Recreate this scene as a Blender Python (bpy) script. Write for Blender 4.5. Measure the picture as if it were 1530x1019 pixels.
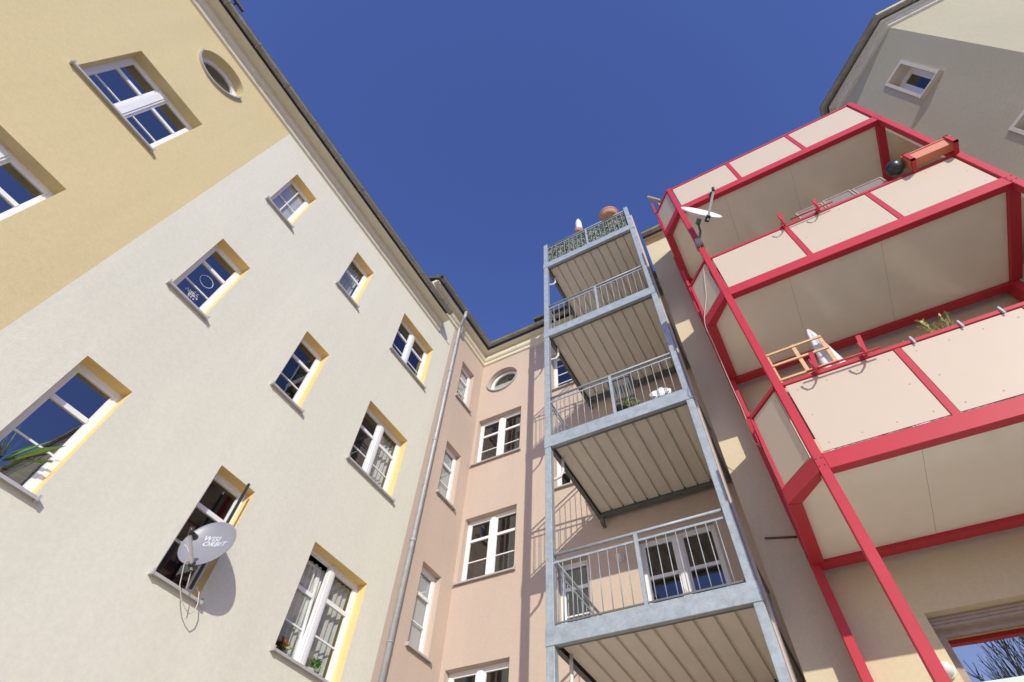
import bpy, bmesh, math, random
from mathutils import Vector, Matrix
random.seed(7)
# ---------------------------------------------------------------- clear
for o in list(bpy.data.objects): bpy.data.objects.remove(o, do_unlink=True)
SC = bpy.context.scene
COL = SC.collection
# ---------------------------------------------------------------- camera
cam = bpy.data.cameras.new('camera'); camo = bpy.data.objects.new('camera', cam); COL.objects.link(camo)
cam.sensor_width = 36; cam.lens = 18.736; cam.clip_start = 0.05; cam.clip_end = 2000
r_ = Vector((0.8743274766, 0.4831867886, 0.0456288394)); u_ = Vector((0.3711712305, -0.7262726362, 0.5785844585)); f_ = Vector((-0.3127033439, 0.4889361772, 0.8143451562))
camo.matrix_world = Matrix(((r_.x, u_.x, -f_.x, 0), (r_.y, u_.y, -f_.y, 0), (r_.z, u_.z, -f_.z, 1.6), (0, 0, 0, 1)))
SC.camera = camo
SC.render.resolution_x = 1024; SC.render.resolution_y = 682
# ---------------------------------------------------------------- sun and sky
SUN = Vector((0.725, -1.0, 0.495)).normalized()
el = math.asin(SUN.z); az = math.atan2(SUN.x, SUN.y)
w = bpy.data.worlds.new('World'); SC.world = w; w.use_nodes = True
nt = w.node_tree; bg = nt.nodes['Background']
sky = nt.nodes.new('ShaderNodeTexSky'); sky.sky_type = 'NISHITA'; sky.sun_disc = False
sky.sun_elevation = el; sky.sun_rotation = az; sky.altitude = 300; sky.air_density = 1.15; sky.dust_density = 0.4; sky.ozone_density = 4.5
tint = nt.nodes.new('ShaderNodeVectorMath'); tint.operation = 'MULTIPLY'; tint.inputs[1].default_value = (1.10, 0.99, 1.50)
nt.links.new(sky.outputs[0], tint.inputs[0]); nt.links.new(tint.outputs[0], bg.inputs[0]); bg.inputs[1].default_value = 0.135
sl = bpy.data.lights.new('sun', 'SUN'); sl.energy = 3.7; sl.angle = math.radians(0.5); sl.color = (1, 0.96, 0.80)
so = bpy.data.objects.new('sun', sl); COL.objects.link(so); so.rotation_euler = SUN.to_track_quat('Z', 'Y').to_euler(); so.location = SUN * 40
SC.view_settings.view_transform = 'Standard'; SC.view_settings.look = 'None'; SC.view_settings.exposure = 0.0; SC.view_settings.gamma = 1
SC.render.engine = 'CYCLES'
SC.cycles.max_bounces = 8

# ---------------------------------------------------------------- materials
def base_mat(name):
    m = bpy.data.materials.new(name); m.use_nodes = True
    return m, m.node_tree, m.node_tree.nodes['Principled BSDF']
def coords(t, scale=(1, 1, 1)):
    tc = t.nodes.new('ShaderNodeNewGeometry'); mp = t.nodes.new('ShaderNodeMapping'); mp.inputs['Scale'].default_value = scale
    t.links.new(tc.outputs['Position'], mp.inputs['Vector']); return mp.outputs[0]
def mat(name, col, rough=0.6, var=0.06, vscale=8, bump=0.0, bscale=60, metal=0.0, spec=0.5, big=0.0, stretch=(1, 1, 1), coat=0):
    m, t, b = base_mat(name)
    b.inputs['Roughness'].default_value = rough; b.inputs['Metallic'].default_value = metal
    b.inputs['Specular IOR Level'].default_value = spec
    b.inputs['Coat Weight'].default_value = coat
    v = coords(t, stretch)
    n = t.nodes.new('ShaderNodeTexNoise'); n.inputs['Scale'].default_value = vscale; n.inputs['Detail'].default_value = 6; n.inputs['Roughness'].default_value = 0.65
    t.links.new(v, n.inputs['Vector'])
    mr = t.nodes.new('ShaderNodeMapRange'); mr.inputs['From Min'].default_value = 0.3; mr.inputs['From Max'].default_value = 0.7
    mr.inputs['To Min'].default_value = 1 - var; mr.inputs['To Max'].default_value = 1 + var
    t.links.new(n.outputs['Fac'], mr.inputs['Value'])
    fac = mr.outputs[0]
    if big:
        n2 = t.nodes.new('ShaderNodeTexNoise'); n2.inputs['Scale'].default_value = 0.45; n2.inputs['Detail'].default_value = 4
        t.links.new(coords(t, (1, 1, .55)), n2.inputs['Vector'])
        m2 = t.nodes.new('ShaderNodeMapRange'); m2.inputs['From Min'].default_value = 0.3; m2.inputs['From Max'].default_value = 0.7
        m2.inputs['To Min'].default_value = 1 - big; m2.inputs['To Max'].default_value = 1 + big
        t.links.new(n2.outputs['Fac'], m2.inputs['Value'])
        n4 = t.nodes.new('ShaderNodeTexNoise'); n4.inputs['Scale'].default_value = 2.2; n4.inputs['Detail'].default_value = 6; n4.inputs['Roughness'].default_value = 0.6
        t.links.new(coords(t, (1, 1, .12)), n4.inputs['Vector'])
        m4 = t.nodes.new('ShaderNodeMapRange'); m4.inputs['From Min'].default_value = 0.35; m4.inputs['From Max'].default_value = 0.75; m4.inputs['To Min'].default_value = 1.012; m4.inputs['To Max'].default_value = 0.955
        t.links.new(n4.outputs['Fac'], m4.inputs['Value'])
        m5 = t.nodes.new('ShaderNodeMath'); m5.operation = 'MULTIPLY'; t.links.new(m2.outputs[0], m5.inputs[0]); t.links.new(m4.outputs[0], m5.inputs[1]); m2 = m5
        mm = t.nodes.new('ShaderNodeMath'); mm.operation = 'MULTIPLY'
        t.links.new(fac, mm.inputs[0]); t.links.new(m2.outputs[0], mm.inputs[1]); fac = mm.outputs[0]
    sc = t.nodes.new('ShaderNodeVectorMath'); sc.operation = 'SCALE'; sc.inputs[0].default_value = col
    t.links.new(fac, sc.inputs['Scale']); t.links.new(sc.outputs[0], b.inputs['Base Color'])
    if bump:
        n3 = t.nodes.new('ShaderNodeTexNoise'); n3.inputs['Scale'].default_value = bscale; n3.inputs['Detail'].default_value = 5; n3.inputs['Roughness'].default_value = 0.7
        t.links.new(coords(t), n3.inputs['Vector'])
        bp = t.nodes.new('ShaderNodeBump'); bp.inputs['Strength'].default_value = bump; bp.inputs['Distance'].default_value = 0.01
        t.links.new(n3.outputs['Fac'], bp.inputs['Height']); t.links.new(bp.outputs[0], b.inputs['Normal'])
    return m
def galv(name, col):
    m, t, b = base_mat(name)
    v = coords(t, (1, 1, 1)); vo = t.nodes.new('ShaderNodeTexVoronoi'); vo.inputs['Scale'].default_value = 42
    t.links.new(v, vo.inputs['Vector'])
    n = t.nodes.new('ShaderNodeTexNoise'); n.inputs['Scale'].default_value = 9; n.inputs['Detail'].default_value = 6; t.links.new(v, n.inputs['Vector'])
    r = t.nodes.new('ShaderNodeSeparateColor'); t.links.new(vo.outputs['Color'], r.inputs[0])
    mx = t.nodes.new('ShaderNodeMath'); mx.operation = 'MULTIPLY_ADD'; mx.inputs[1].default_value = 0.16; t.links.new(r.outputs[0], mx.inputs[0])
    mr = t.nodes.new('ShaderNodeMapRange'); mr.inputs['From Min'].default_value = 0.3; mr.inputs['From Max'].default_value = 0.7; mr.inputs['To Min'].default_value = 0.8; mr.inputs['To Max'].default_value = 1.05
    t.links.new(n.outputs['Fac'], mr.inputs['Value']); t.links.new(mr.outputs[0], mx.inputs[2])
    sc = t.nodes.new('ShaderNodeVectorMath'); sc.operation = 'SCALE'; sc.inputs[0].default_value = col
    t.links.new(mx.outputs[0], sc.inputs['Scale']); t.links.new(sc.outputs[0], b.inputs['Base Color'])
    b.inputs['Roughness'].default_value = 0.55; b.inputs['Metallic'].default_value = 0.25
    return m
def glass_mat(name, f0=0.10, tint=(0.82, 0.86, 0.86), gl=(1, 1, 1)):
    m = bpy.data.materials.new(name); m.use_nodes = True; t = m.node_tree; t.nodes.clear()
    o = t.nodes.new('ShaderNodeOutputMaterial'); mx = t.nodes.new('ShaderNodeMixShader'); lw = t.nodes.new('ShaderNodeLayerWeight'); lw.inputs['Blend'].default_value = 0.5
    pw = t.nodes.new('ShaderNodeMath'); pw.operation = 'POWER'; pw.inputs[1].default_value = 4.0; t.links.new(lw.outputs['Facing'], pw.inputs[0])
    f = t.nodes.new('ShaderNodeMath'); f.operation = 'MULTIPLY_ADD'; f.inputs[1].default_value = 1 - f0; f.inputs[2].default_value = f0; t.links.new(pw.outputs[0], f.inputs[0])
    tr = t.nodes.new('ShaderNodeBsdfTransparent'); tr.inputs[0].default_value = (*tint, 1); g = t.nodes.new('ShaderNodeBsdfGlossy'); g.inputs['Roughness'].default_value = 0.004; g.inputs[0].default_value = (*gl, 1)
    n = t.nodes.new('ShaderNodeTexNoise'); n.inputs['Scale'].default_value = 1.6; bp = t.nodes.new('ShaderNodeBump'); bp.inputs['Strength'].default_value = 0.10; bp.inputs['Distance'].default_value = 0.01
    t.links.new(coords(t), n.inputs['Vector']); t.links.new(n.outputs['Fac'], bp.inputs['Height']); t.links.new(bp.outputs[0], g.inputs['Normal'])
    t.links.new(f.outputs[0], mx.inputs[0]); t.links.new(tr.outputs[0], mx.inputs[1]); t.links.new(g.outputs[0], mx.inputs[2]); t.links.new(mx.outputs[0], o.inputs[0])
    return m
M = {}
M['cream'] = mat('cream_stucco', (0.72, 0.695, 0.58), 0.9, 0.05, 22, 0.45, 70, spec=0.2, big=0.025)
M['yellow'] = mat('yellow_stucco', (0.665, 0.55, 0.31), 0.9, 0.05, 22, 0.45, 70, spec=0.2, big=0.03)
M['reveal'] = mat('ochre_reveal', (0.80, 0.60, 0.27), 0.9, 0.03, 12, 0.15, 70, spec=0.2)
M['pink'] = mat('salmon_stucco', (0.56, 0.445, 0.365), 0.9, 0.04, 22, 0.3, 70, spec=0.2, big=0.035)
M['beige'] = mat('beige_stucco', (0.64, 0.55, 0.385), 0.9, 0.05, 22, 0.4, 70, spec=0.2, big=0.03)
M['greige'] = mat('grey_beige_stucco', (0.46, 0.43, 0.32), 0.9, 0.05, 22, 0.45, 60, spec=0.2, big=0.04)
M['trim'] = mat('cream_trim', (0.72, 0.66, 0.51), 0.75, 0.05, 7, 0.1, 30)
M['trimO'] = mat('peach_trim', (0.72, 0.50, 0.32), 0.75, 0.05, 7, 0.1, 30)
M['surround'] = mat('pale_surround', (0.66, 0.61, 0.53), 0.8, 0.04, 12, 0.1, 40)
M['white'] = mat('white_plastic', (0.80, 0.80, 0.80), 0.35, 0.02, 5)
M['oldwhite'] = mat('worn_white', (0.66, 0.65, 0.62), 0.5, 0.08, 14)
M['sill'] = mat('metal_sill', (0.50, 0.48, 0.46), 0.45, 0.08, 10, metal=0.2)
M['gutter'] = mat('zinc_gutter', (0.27, 0.26, 0.22), 0.5, 0.22, 6, 0.1, 20, metal=0.35)
M['zinc'] = mat('zinc_pipe', (0.40, 0.41, 0.42), 0.55, 0.15, 9, metal=0.25)
M['tile'] = mat('dark_roof_tile', (0.09, 0.085, 0.08), 0.8, 0.3, 12, 0.3, 15)
M['galv'] = galv('galvanised_steel', (0.36, 0.405, 0.44))
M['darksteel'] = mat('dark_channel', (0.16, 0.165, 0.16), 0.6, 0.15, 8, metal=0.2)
M['deck'] = mat('deck_underside', (0.76, 0.71, 0.62), 0.55, 0.06, 5, 0.05, 20, stretch=(1, .25, 1))
M['red'] = mat('red_paint', (0.49, 0.028, 0.046), 0.5, 0.05, 5, 0.03, 25, spec=0.45)
M['panel'] = mat('cream_panel', (0.59, 0.485, 0.375), 0.5, 0.015, 3, 0.02, 15)
M['soffit'] = mat('cream_soffit', (0.86, 0.79, 0.69), 0.17, 0.03, 3, spec=0.6)
M['rivet'] = mat('rivet', (0.45, 0.36, 0.29), 0.5)
M['glass'] = glass_mat('window_glass', 0.13)
M['skyglass'] = glass_mat('coated_glass', 0.26)
M['mirrorglass'] = glass_mat('warm_tinted_glass', 0.6, gl=(1.0, 0.95, 0.72))  # highly reflective pane with a warm tint on its reflections
M['frost'] = mat('frosted_film', (0.62, 0.70, 0.66), 0.5, 0.05, 5)
M['leafprint'] = mat('film_leaf_print', (0.30, 0.34, 0.34), 0.5)
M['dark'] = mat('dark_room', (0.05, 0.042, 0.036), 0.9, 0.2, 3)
M['curtain'] = mat('net_curtain', (0.62, 0.60, 0.55), 0.9, 0.1, 20, stretch=(6, 6, .3))
M['blue'] = mat('blue_blind', (0.16, 0.15, 0.42), 0.7, 0.05)
M['blind'] = mat('pale_blind', (0.62, 0.60, 0.60), 0.7, 0.03)
M['green'] = mat('leaf_green', (0.10, 0.22, 0.05), 0.5, 0.3, 30)
M['green2'] = mat('leaf_olive', (0.30, 0.36, 0.10), 0.6, 0.3, 30)
M['netleaf'] = mat('faded_leaf', (0.30, 0.33, 0.24), 0.7, 0.35, 30)
M['netdark'] = mat('dark_leaf', (0.05, 0.075, 0.045), 0.7, 0.3, 30)
M['dish'] = mat('grey_dish', (0.25, 0.25, 0.285), 0.4, 0.05, 5)
M['black'] = mat('black_plastic', (0.03, 0.032, 0.036), 0.35)
M['terra'] = mat('terracotta', (0.55, 0.28, 0.19), 0.8, 0.12, 12)
M['orange'] = mat('orange_plastic', (0.60, 0.20, 0.11), 0.45, 0.05)
M['wood'] = mat('pine_wood', (0.66, 0.42, 0.22), 0.6, 0.14, 14, stretch=(3, 3, 3))
M['greywood'] = mat('grey_wood', (0.38, 0.30, 0.25), 0.7, 0.12, 14)
M['wire'] = mat('insect_mesh', (0.25, 0.20, 0.19), 0.8, 0.1, 60)
M['bark'] = mat('bark', (0.17, 0.15, 0.13), 0.9, 0.2, 10)
M['paving'] = mat('paving', (0.62, 0.57, 0.47), 0.9, 0.12, 1.4, 0.3, 12, big=0.05)
M['yard'] = mat('yard_shade_tone', (0.48, 0.44, 0.36), 0.9, 0.12, 3, 0.3, 25, big=0.08)
M['shoot'] = mat('yellow_green_shoots', (0.42, 0.42, 0.13), 0.6, 0.2, 30)
M['lamp'] = mat('lamp_glass', (0.72, 0.72, 0.70), 0.25)
M['rust'] = mat('rusty_rod', (0.16, 0.07, 0.05), 0.8)
M['cable'] = mat('pale_cable', (0.62, 0.52, 0.47), 0.6)
M['text'] = mat('pale_print', (0.62, 0.66, 0.72), 0.5)
M['flower'] = mat('orange_flower', (0.75, 0.16, 0.05), 0.6)

# ---------------------------------------------------------------- mesh helpers
class MB:
    def __init__(s): s.v = []; s.f = []; s.m = []; s.sm = []
    def add(s, vs, fs, mi=0, smooth=False):
        b = len(s.v); s.v += [tuple(v) for v in vs]
        for f in fs: s.f.append([b + i for i in f]); s.m.append(mi); s.sm.append(smooth)
    def hexa(s, p, mi=0): s.add(p, [(0, 3, 2, 1), (4, 5, 6, 7), (0, 1, 5, 4), (1, 2, 6, 5), (2, 3, 7, 6), (3, 0, 4, 7)], mi)
    def box(s, x0, x1, y0, y1, z0, z1, mi=0):
        s.hexa([(x0, y0, z0), (x1, y0, z0), (x1, y1, z0), (x0, y1, z0), (x0, y0, z1), (x1, y0, z1), (x1, y1, z1), (x0, y1, z1)], mi)
    def fbox(s, fr, a0, a1, z0, z1, w0, w1, mi=0):
        s.hexa([fr(a0, z0, w0), fr(a1, z0, w0), fr(a1, z0, w1), fr(a0, z0, w1), fr(a0, z1, w0), fr(a1, z1, w0), fr(a1, z1, w1), fr(a0, z1, w1)], mi)
    def quad(s, a, b, c, d, mi=0): s.add([a, b, c, d], [(0, 1, 2, 3)], mi)
    def beam(s, p, q, wx, wy, mi=0, up=(0, 0, 1)):
        p = Vector(p); q = Vector(q); d = (q - p).normalized(); up = Vector(up)
        if abs(d.dot(up)) > .98: up = Vector((1, 0, 0))
        a = d.cross(up).normalized() * wx / 2; b = a.cross(d).normalized() * wy / 2
        s.hexa([p - a - b, p + a - b, p + a + b, p - a + b, q - a - b, q + a - b, q + a + b, q - a + b], mi)
    def tube(s, pts, r, n=10, mi=0, cap=True):
        pts = [Vector(p) for p in pts]; rs = r if isinstance(r, (list, tuple)) else [r] * len(pts)
        ring = []; prev = None
        for i, p in enumerate(pts):
            d = (pts[min(i + 1, len(pts) - 1)] - pts[max(i - 1, 0)]).normalized()
            if prev is None:
                a = d.cross(Vector((0, 0, 1)));
                if a.length < .05: a = d.cross(Vector((1, 0, 0)))
            else: a = prev - d * prev.dot(d)
            a.normalize(); prev = a; b = d.cross(a)
            ring.append([p + (a * math.cos(2 * math.pi * k / n) + b * math.sin(2 * math.pi * k / n)) * rs[i] for k in range(n)])
        base = len(s.v); s.v += [tuple(v) for rg in ring for v in rg]
        for i in range(len(pts) - 1):
            for k in range(n):
                k2 = (k + 1) % n
                s.f.append([base + i * n + k, base + i * n + k2, base + (i + 1) * n + k2, base + (i + 1) * n + k]); s.m.append(mi); s.sm.append(True)
        if cap:
            s.f.append([base + k for k in range(n)][::-1]); s.m.append(mi); s.sm.append(False)
            s.f.append([base + (len(pts) - 1) * n + k for k in range(n)]); s.m.append(mi); s.sm.append(False)
    def lathe(s, prof, c, ax=(0, 0, 1), n=24, mi=0):
        ax = Vector(ax).normalized(); a = ax.cross(Vector((0, 1, 0)));
        if a.length < .1: a = ax.cross(Vector((1, 0, 0)))
        a.normalize(); b = ax.cross(a); c = Vector(c); base = len(s.v)
        for r, h in prof:
            for k in range(n): s.v.append(tuple(c + ax * h + (a * math.cos(2 * math.pi * k / n) + b * math.sin(2 * math.pi * k / n)) * max(r, 1e-4)))
        for i in range(len(prof) - 1):
            for k in range(n):
                k2 = (k + 1) % n; s.f.append([base + i * n + k, base + i * n + k2, base + (i + 1) * n + k2, base + (i + 1) * n + k]); s.m.append(mi); s.sm.append(True)
    def build(s, name, mats, parent=None, bevel=0, recalc=True):
        me = bpy.data.meshes.new(name); me.from_pydata(s.v, [], s.f)
        ms = mats if isinstance(mats, (list, tuple)) else [mats]
        for m in ms: me.materials.append(m)
        me.polygons.foreach_set('material_index', s.m); me.polygons.foreach_set('use_smooth', s.sm)
        if recalc:
            bm = bmesh.new(); bm.from_mesh(me); bmesh.ops.recalc_face_normals(bm, faces=bm.faces); bm.to_mesh(me); bm.free()
        me.update()
        o = bpy.data.objects.new(name, me); COL.objects.link(o)
        if parent: o.parent = parent; o.matrix_parent_inverse = mpi(parent)
        if bevel:
            b = o.modifiers.new('bevel', 'BEVEL'); b.width = bevel; b.segments = 1; b.limit_method = 'ANGLE'
        return o
def mpi(p):
    # things sit at their base; their parts keep world coordinates
    return Matrix.Identity(4) if p.parent else Matrix.Translation(-p.location)
def thing(name, label, cat, loc=(0, 0, 0), group=None):
    o = bpy.data.objects.new(name, None); COL.objects.link(o); o.location = loc; o.empty_display_size = 0.2
    o['label'] = label; o['category'] = cat
    if group: o['group'] = group
    return o
def tag(o, label, cat, group=None):
    o['label'] = label; o['category'] = cat
    if group: o['group'] = group
    return o

class Frame:
    """vertical wall frame: a along the wall, z height, w outward (right-hand side of the walking direction)"""
    def __init__(s, p, q):
        s.o = Vector((p[0], p[1], 0)); d = Vector((q[0] - p[0], q[1] - p[1], 0)); s.L = d.length; s.u = d.normalized(); s.n = Vector((s.u.y, -s.u.x, 0))
    def __call__(s, a, z, w=0): p = s.o + s.u * a + s.n * w; return (p.x, p.y, z)
    def along(s, x, y): return (Vector((x, y, 0)) - s.o).dot(s.u)

def sheet(mb, fr, a0, a1, z0, z1, holes, depth, mi=0, rmi=1, rounds=()):
    """wall skin with rectangular holes (and round ones) and their reveals"""
    hs = list(holes) + [(c - r - .04, c + r + .04, z - r - .04, z + r + .04) for c, z, r in rounds]
    A = sorted(set([a0, a1] + [v for h in hs for v in h[:2] if a0 < v < a1])); Z = sorted(set([z0, z1] + [v for h in hs for v in h[2:] if z0 < v < z1]))
    for i in range(len(A) - 1):
        for j in range(len(Z) - 1):
            ca = (A[i] + A[i + 1]) / 2; cz = (Z[j] + Z[j + 1]) / 2
            if any(h[0] < ca < h[1] and h[2] < cz < h[3] for h in hs): continue
            mb.quad(fr(A[i], Z[j]), fr(A[i + 1], Z[j]), fr(A[i + 1], Z[j + 1]), fr(A[i], Z[j + 1]), mi)
    for h in holes:
        b0, b1, c0, c1 = h
        mb.quad(fr(b0, c0, 0), fr(b0, c1, 0), fr(b0, c1, -depth), fr(b0, c0, -depth), rmi)
        mb.quad(fr(b1, c0, 0), fr(b1, c0, -depth), fr(b1, c1, -depth), fr(b1, c1, 0), rmi)
        mb.quad(fr(b0, c1, 0), fr(b1, c1, 0), fr(b1, c1, -depth), fr(b0, c1, -depth), rmi)
        mb.quad(fr(b0, c0, 0), fr(b0, c0, -depth), fr(b1, c0, -depth), fr(b1, c0, 0), rmi)
    N = 64
    for c, z, r in rounds:
        R = r + .04
        for k in range(N):
            t0, t1 = 2 * math.pi * k / N, 2 * math.pi * (k + 1) / N
            def sq(t):
                x, y = math.cos(t), math.sin(t); q = max(abs(x), abs(y)); return x / q * R, y / q * R
            s0, s1 = sq(t0), sq(t1)
            mb.quad(fr(c + r * math.cos(t0), z + r * math.sin(t0)), fr(c + s0[0], z + s0[1]), fr(c + s1[0], z + s1[1]), fr(c + r * math.cos(t1), z + r * math.sin(t1)), mi)
            mb.add([fr(c + r * math.cos(t0), z + r * math.sin(t0), 0), fr(c + r * math.cos(t1), z + r * math.sin(t1), 0), fr(c + r * math.cos(t1), z + r * math.sin(t1), -depth), fr(c + r * math.cos(t0), z + r * math.sin(t0), -depth)], [(0, 1, 2, 3)], rmi, True)

def extrude(mb, prof, path, closed=False, mi=0, mis=None, ends=True, smooth=False):
    P = [Vector((p[0], p[1], 0)) for p in path]; N = []
    for i in range(len(P) - 1):
        d = (P[i + 1] - P[i]).normalized(); N.append(Vector((d.y, -d.x, 0)))
    ms = [N[0]] + [(N[i] + N[i + 1]) / (1 + N[i].dot(N[i + 1])) for i in range(len(N) - 1)] + [N[-1]]
    base = len(mb.v); n = len(prof)
    for p, m_ in zip(P, ms):
        for o, z in prof: q = p + m_ * o; mb.v.append((q.x, q.y, z))
    for i in range(len(P) - 1):
        for k in range(n if closed else n - 1):
            k2 = (k + 1) % n
            mb.f.append([base + i * n + k, base + (i + 1) * n + k, base + (i + 1) * n + k2, base + i * n + k2]); mb.m.append(mis[k] if mis else mi); mb.sm.append(smooth)
    if ends:
        for i in (0, len(P) - 1): mb.f.append([base + i * n + k for k in range(n)]); mb.m.append(mi); mb.sm.append(False)

def gutter(parent, path, o, z, r=0.068, seams=()):
    prof = [(o + r * math.cos(t), z + r * math.sin(t)) for t in [math.pi + math.pi * k / 10 for k in range(11)]]
    prof = prof + [(o + r + .012, z + .006), (o + r + .004, z + .016), (o + r - .01, z + .004)] + [(o + (r - .006) * math.cos(t), z + (r - .006) * math.sin(t)) for t in [2 * math.pi - math.pi * k / 8 for k in range(9)]]
    mb = MB(); extrude(mb, prof, path, closed=True, smooth=False)
    # joint collars / brackets
    P = [Vector((p[0], p[1], 0)) for p in path]
    for i in range(len(P) - 1):
        d = (P[i + 1] - P[i]); L = d.length; d.normalize(); s = 0.5
        while s < L - .3:
            a = P[i] + d * s; b = P[i] + d * (s + .045); pr = [(o + (r + .012) * math.cos(t), z + (r + .012) * math.sin(t)) for t in [math.pi + math.pi * k / 10 for k in range(11)]]
            extrude(mb, pr, [(a.x, a.y), (b.x, b.y)], ends=False); s += 0.85
    return mb.build('gutter', M['gutter'], parent)

def roof(parent, path, o, z, depth=4.0, slope=0.9):
    """eaves tiles: a thick sheet rising away from the eave, with a tile rhythm"""
    mb = MB(); prof = [(o, z), (o + .02, z + .035), (-depth, z + .035 + (depth + o) * slope), (-depth, z - .1 + (depth + o) * slope), (o - .05, z - .05)]
    extrude(mb, prof, path, closed=True)
    P = [Vector((p[0], p[1], 0)) for p in path]
    for i in range(len(P) - 1):
        fr = Frame(path[i], path[i + 1]); n = int(fr.L / .22)
        for k in range(n):
            a = k * fr.L / n
            mb.hexa([fr(a, z - .01, o + .035), fr(a + .19, z - .01, o + .035), fr(a + .19, z + .3, o - .3), fr(a, z + .3, o - .3), fr(a, z + .035, o + .045), fr(a + .19, z + .035, o + .045), fr(a + .19, z + .345, o - .28), fr(a, z + .345, o - .28)])
    return mb.build('roof', M['tile'], parent)

# ---------------------------------------------------------------- windows
def window(parent, fr, a0, a1, z0, z1, leaves=1, depth=0.16, bars=(0.34, 0.67), thick=(0.67,), sillc='sill', inside=None, frame='white', cross=False, sill=True, openleaf=None, mullion=0.13, shade=None, door=False, glass='glass', D_=.75):
    d = -depth; fw = 0.055
    mb = MB()
    mb.fbox(fr, a0, a0 + fw, z0, z1, d - .05, d); mb.fbox(fr, a1 - fw, a1, z0, z1, d - .05, d)
    mb.fbox(fr, a0 + fw, a1 - fw, z1 - fw, z1, d - .05, d); mb.fbox(fr, a0 + fw, a1 - fw, z0, z0 + fw, d - .05, d)
    if leaves == 2:
        c = (a0 + a1) / 2; mb.fbox(fr, c - mullion / 2, c + mullion / 2, z0 + fw, z1 - fw, d - .05, d + .012)
        mb.fbox(fr, c - mullion / 2 + .03, c + mullion / 2 - .03, z0 + fw, z1 - fw, d + .012, d + .024)
        spans = [(a0 + fw, c - mullion / 2), (c + mullion / 2, a1 - fw)]
    else: spans = [(a0 + fw, a1 - fw)]
    fo = mb.build('window' if not door else 'balcony_door', M[frame], parent)
    H = z1 - z0
    for li, (s0, s1) in enumerate(spans):
        op = openleaf == li
        mb = MB(); sw = 0.035; w1 = d - .012; w0 = d - .045; b0, b1 = z0 + fw, z1 - fw
        def g(a, z, w, op=op, b0=b0, b1=b1):
            if op: w = w - (z - b0) / (b1 - b0) * 0.13 - .01; z = b0 + (z - b0) * .985
            return fr(a, z, w)
        mb.fbox(g, s0, s0 + sw, b0, b1, w0, w1); mb.fbox(g, s1 - sw, s1, b0, b1, w0, w1)
        mb.fbox(g, s0 + sw, s1 - sw, b1 - sw, b1, w0, w1); mb.fbox(g, s0 + sw, s1 - sw, b0, b0 + sw, w0, w1)
        for t in bars:
            h = .03 if t in thick else .011; zz = z0 + H * t
            mb.fbox(g, s0 + sw, s1 - sw, zz - h, zz + h, w0 + .004, w1 + (.006 if t in thick else -.004))
        if cross: c = (s0 + s1) / 2; mb.fbox(g, c - .011, c + .011, b0 + sw, b1 - sw, w0 + .006, w1 - .006)
        mb.build('sash', M[frame], fo)
        mb = MB(); q0, q1, q2, q3 = s0 + sw - .004, s1 - sw + .004, b0 + sw - .004, b1 - sw + .004; mb.quad(g(q0, q2, w0 + .015), g(q1, q2, w0 + .015), g(q1, q3, w0 + .015), g(q0, q3, w0 + .015))
        mb.build('pane', M[glass], fo, recalc=False)
    if sill:
        mb = MB(); e = .035
        P = [fr(a0 - e, z0 - .012, .065), fr(a1 + e, z0 - .012, .065), fr(a1 + e, z0 + .02, d), fr(a0 - e, z0 + .02, d)]
        Q = [(p[0], p[1], p[2] - .03) for p in P]; Q2 = [fr(a0 - e, z0 - .045, .065), fr(a1 + e, z0 - .045, .065), fr(a1 + e, z0 - .03, 0.0), fr(a0 - e, z0 - .03, 0.0)]
        P2 = [P[0], P[1], fr(a1 + e, z0 + .008, 0.0), fr(a0 - e, z0 + .008, 0.0)]
        mb.hexa(Q2 + P2)
        mb.hexa([fr(a0, z0 - .02, .0), fr(a1, z0 - .02, .0), fr(a1, z0 - .02, d), fr(a0, z0 - .02, d), fr(a0, z0 + .008, .0), fr(a1, z0 + .008, .0), fr(a1, z0 + .02, d), fr(a0, z0 + .02, d)])
        for q in (a0 - e, a1 + e): mb.fbox(fr, q - .012, q + .012, z0 - .05, z0 + .012, 0, .072)
        mb.build('sill', M[sillc], fo)
    # room behind the glass
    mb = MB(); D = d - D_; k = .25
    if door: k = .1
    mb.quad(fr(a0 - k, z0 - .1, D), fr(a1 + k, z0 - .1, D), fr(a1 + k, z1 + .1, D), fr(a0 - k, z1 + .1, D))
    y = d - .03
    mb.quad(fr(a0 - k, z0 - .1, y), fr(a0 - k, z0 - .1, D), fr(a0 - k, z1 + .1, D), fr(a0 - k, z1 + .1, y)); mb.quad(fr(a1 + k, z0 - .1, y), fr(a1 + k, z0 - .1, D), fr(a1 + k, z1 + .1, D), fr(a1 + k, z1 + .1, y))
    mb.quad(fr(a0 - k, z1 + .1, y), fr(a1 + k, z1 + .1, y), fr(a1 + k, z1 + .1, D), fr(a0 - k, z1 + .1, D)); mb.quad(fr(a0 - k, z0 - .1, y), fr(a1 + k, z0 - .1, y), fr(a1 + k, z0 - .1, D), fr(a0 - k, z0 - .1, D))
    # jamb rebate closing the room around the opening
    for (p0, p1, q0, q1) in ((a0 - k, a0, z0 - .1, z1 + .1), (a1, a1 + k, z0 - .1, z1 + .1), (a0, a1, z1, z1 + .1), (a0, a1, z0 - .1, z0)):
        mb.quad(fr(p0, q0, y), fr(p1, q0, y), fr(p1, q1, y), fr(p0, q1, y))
    mb.build('room', M['dark'], fo, recalc=False)
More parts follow.
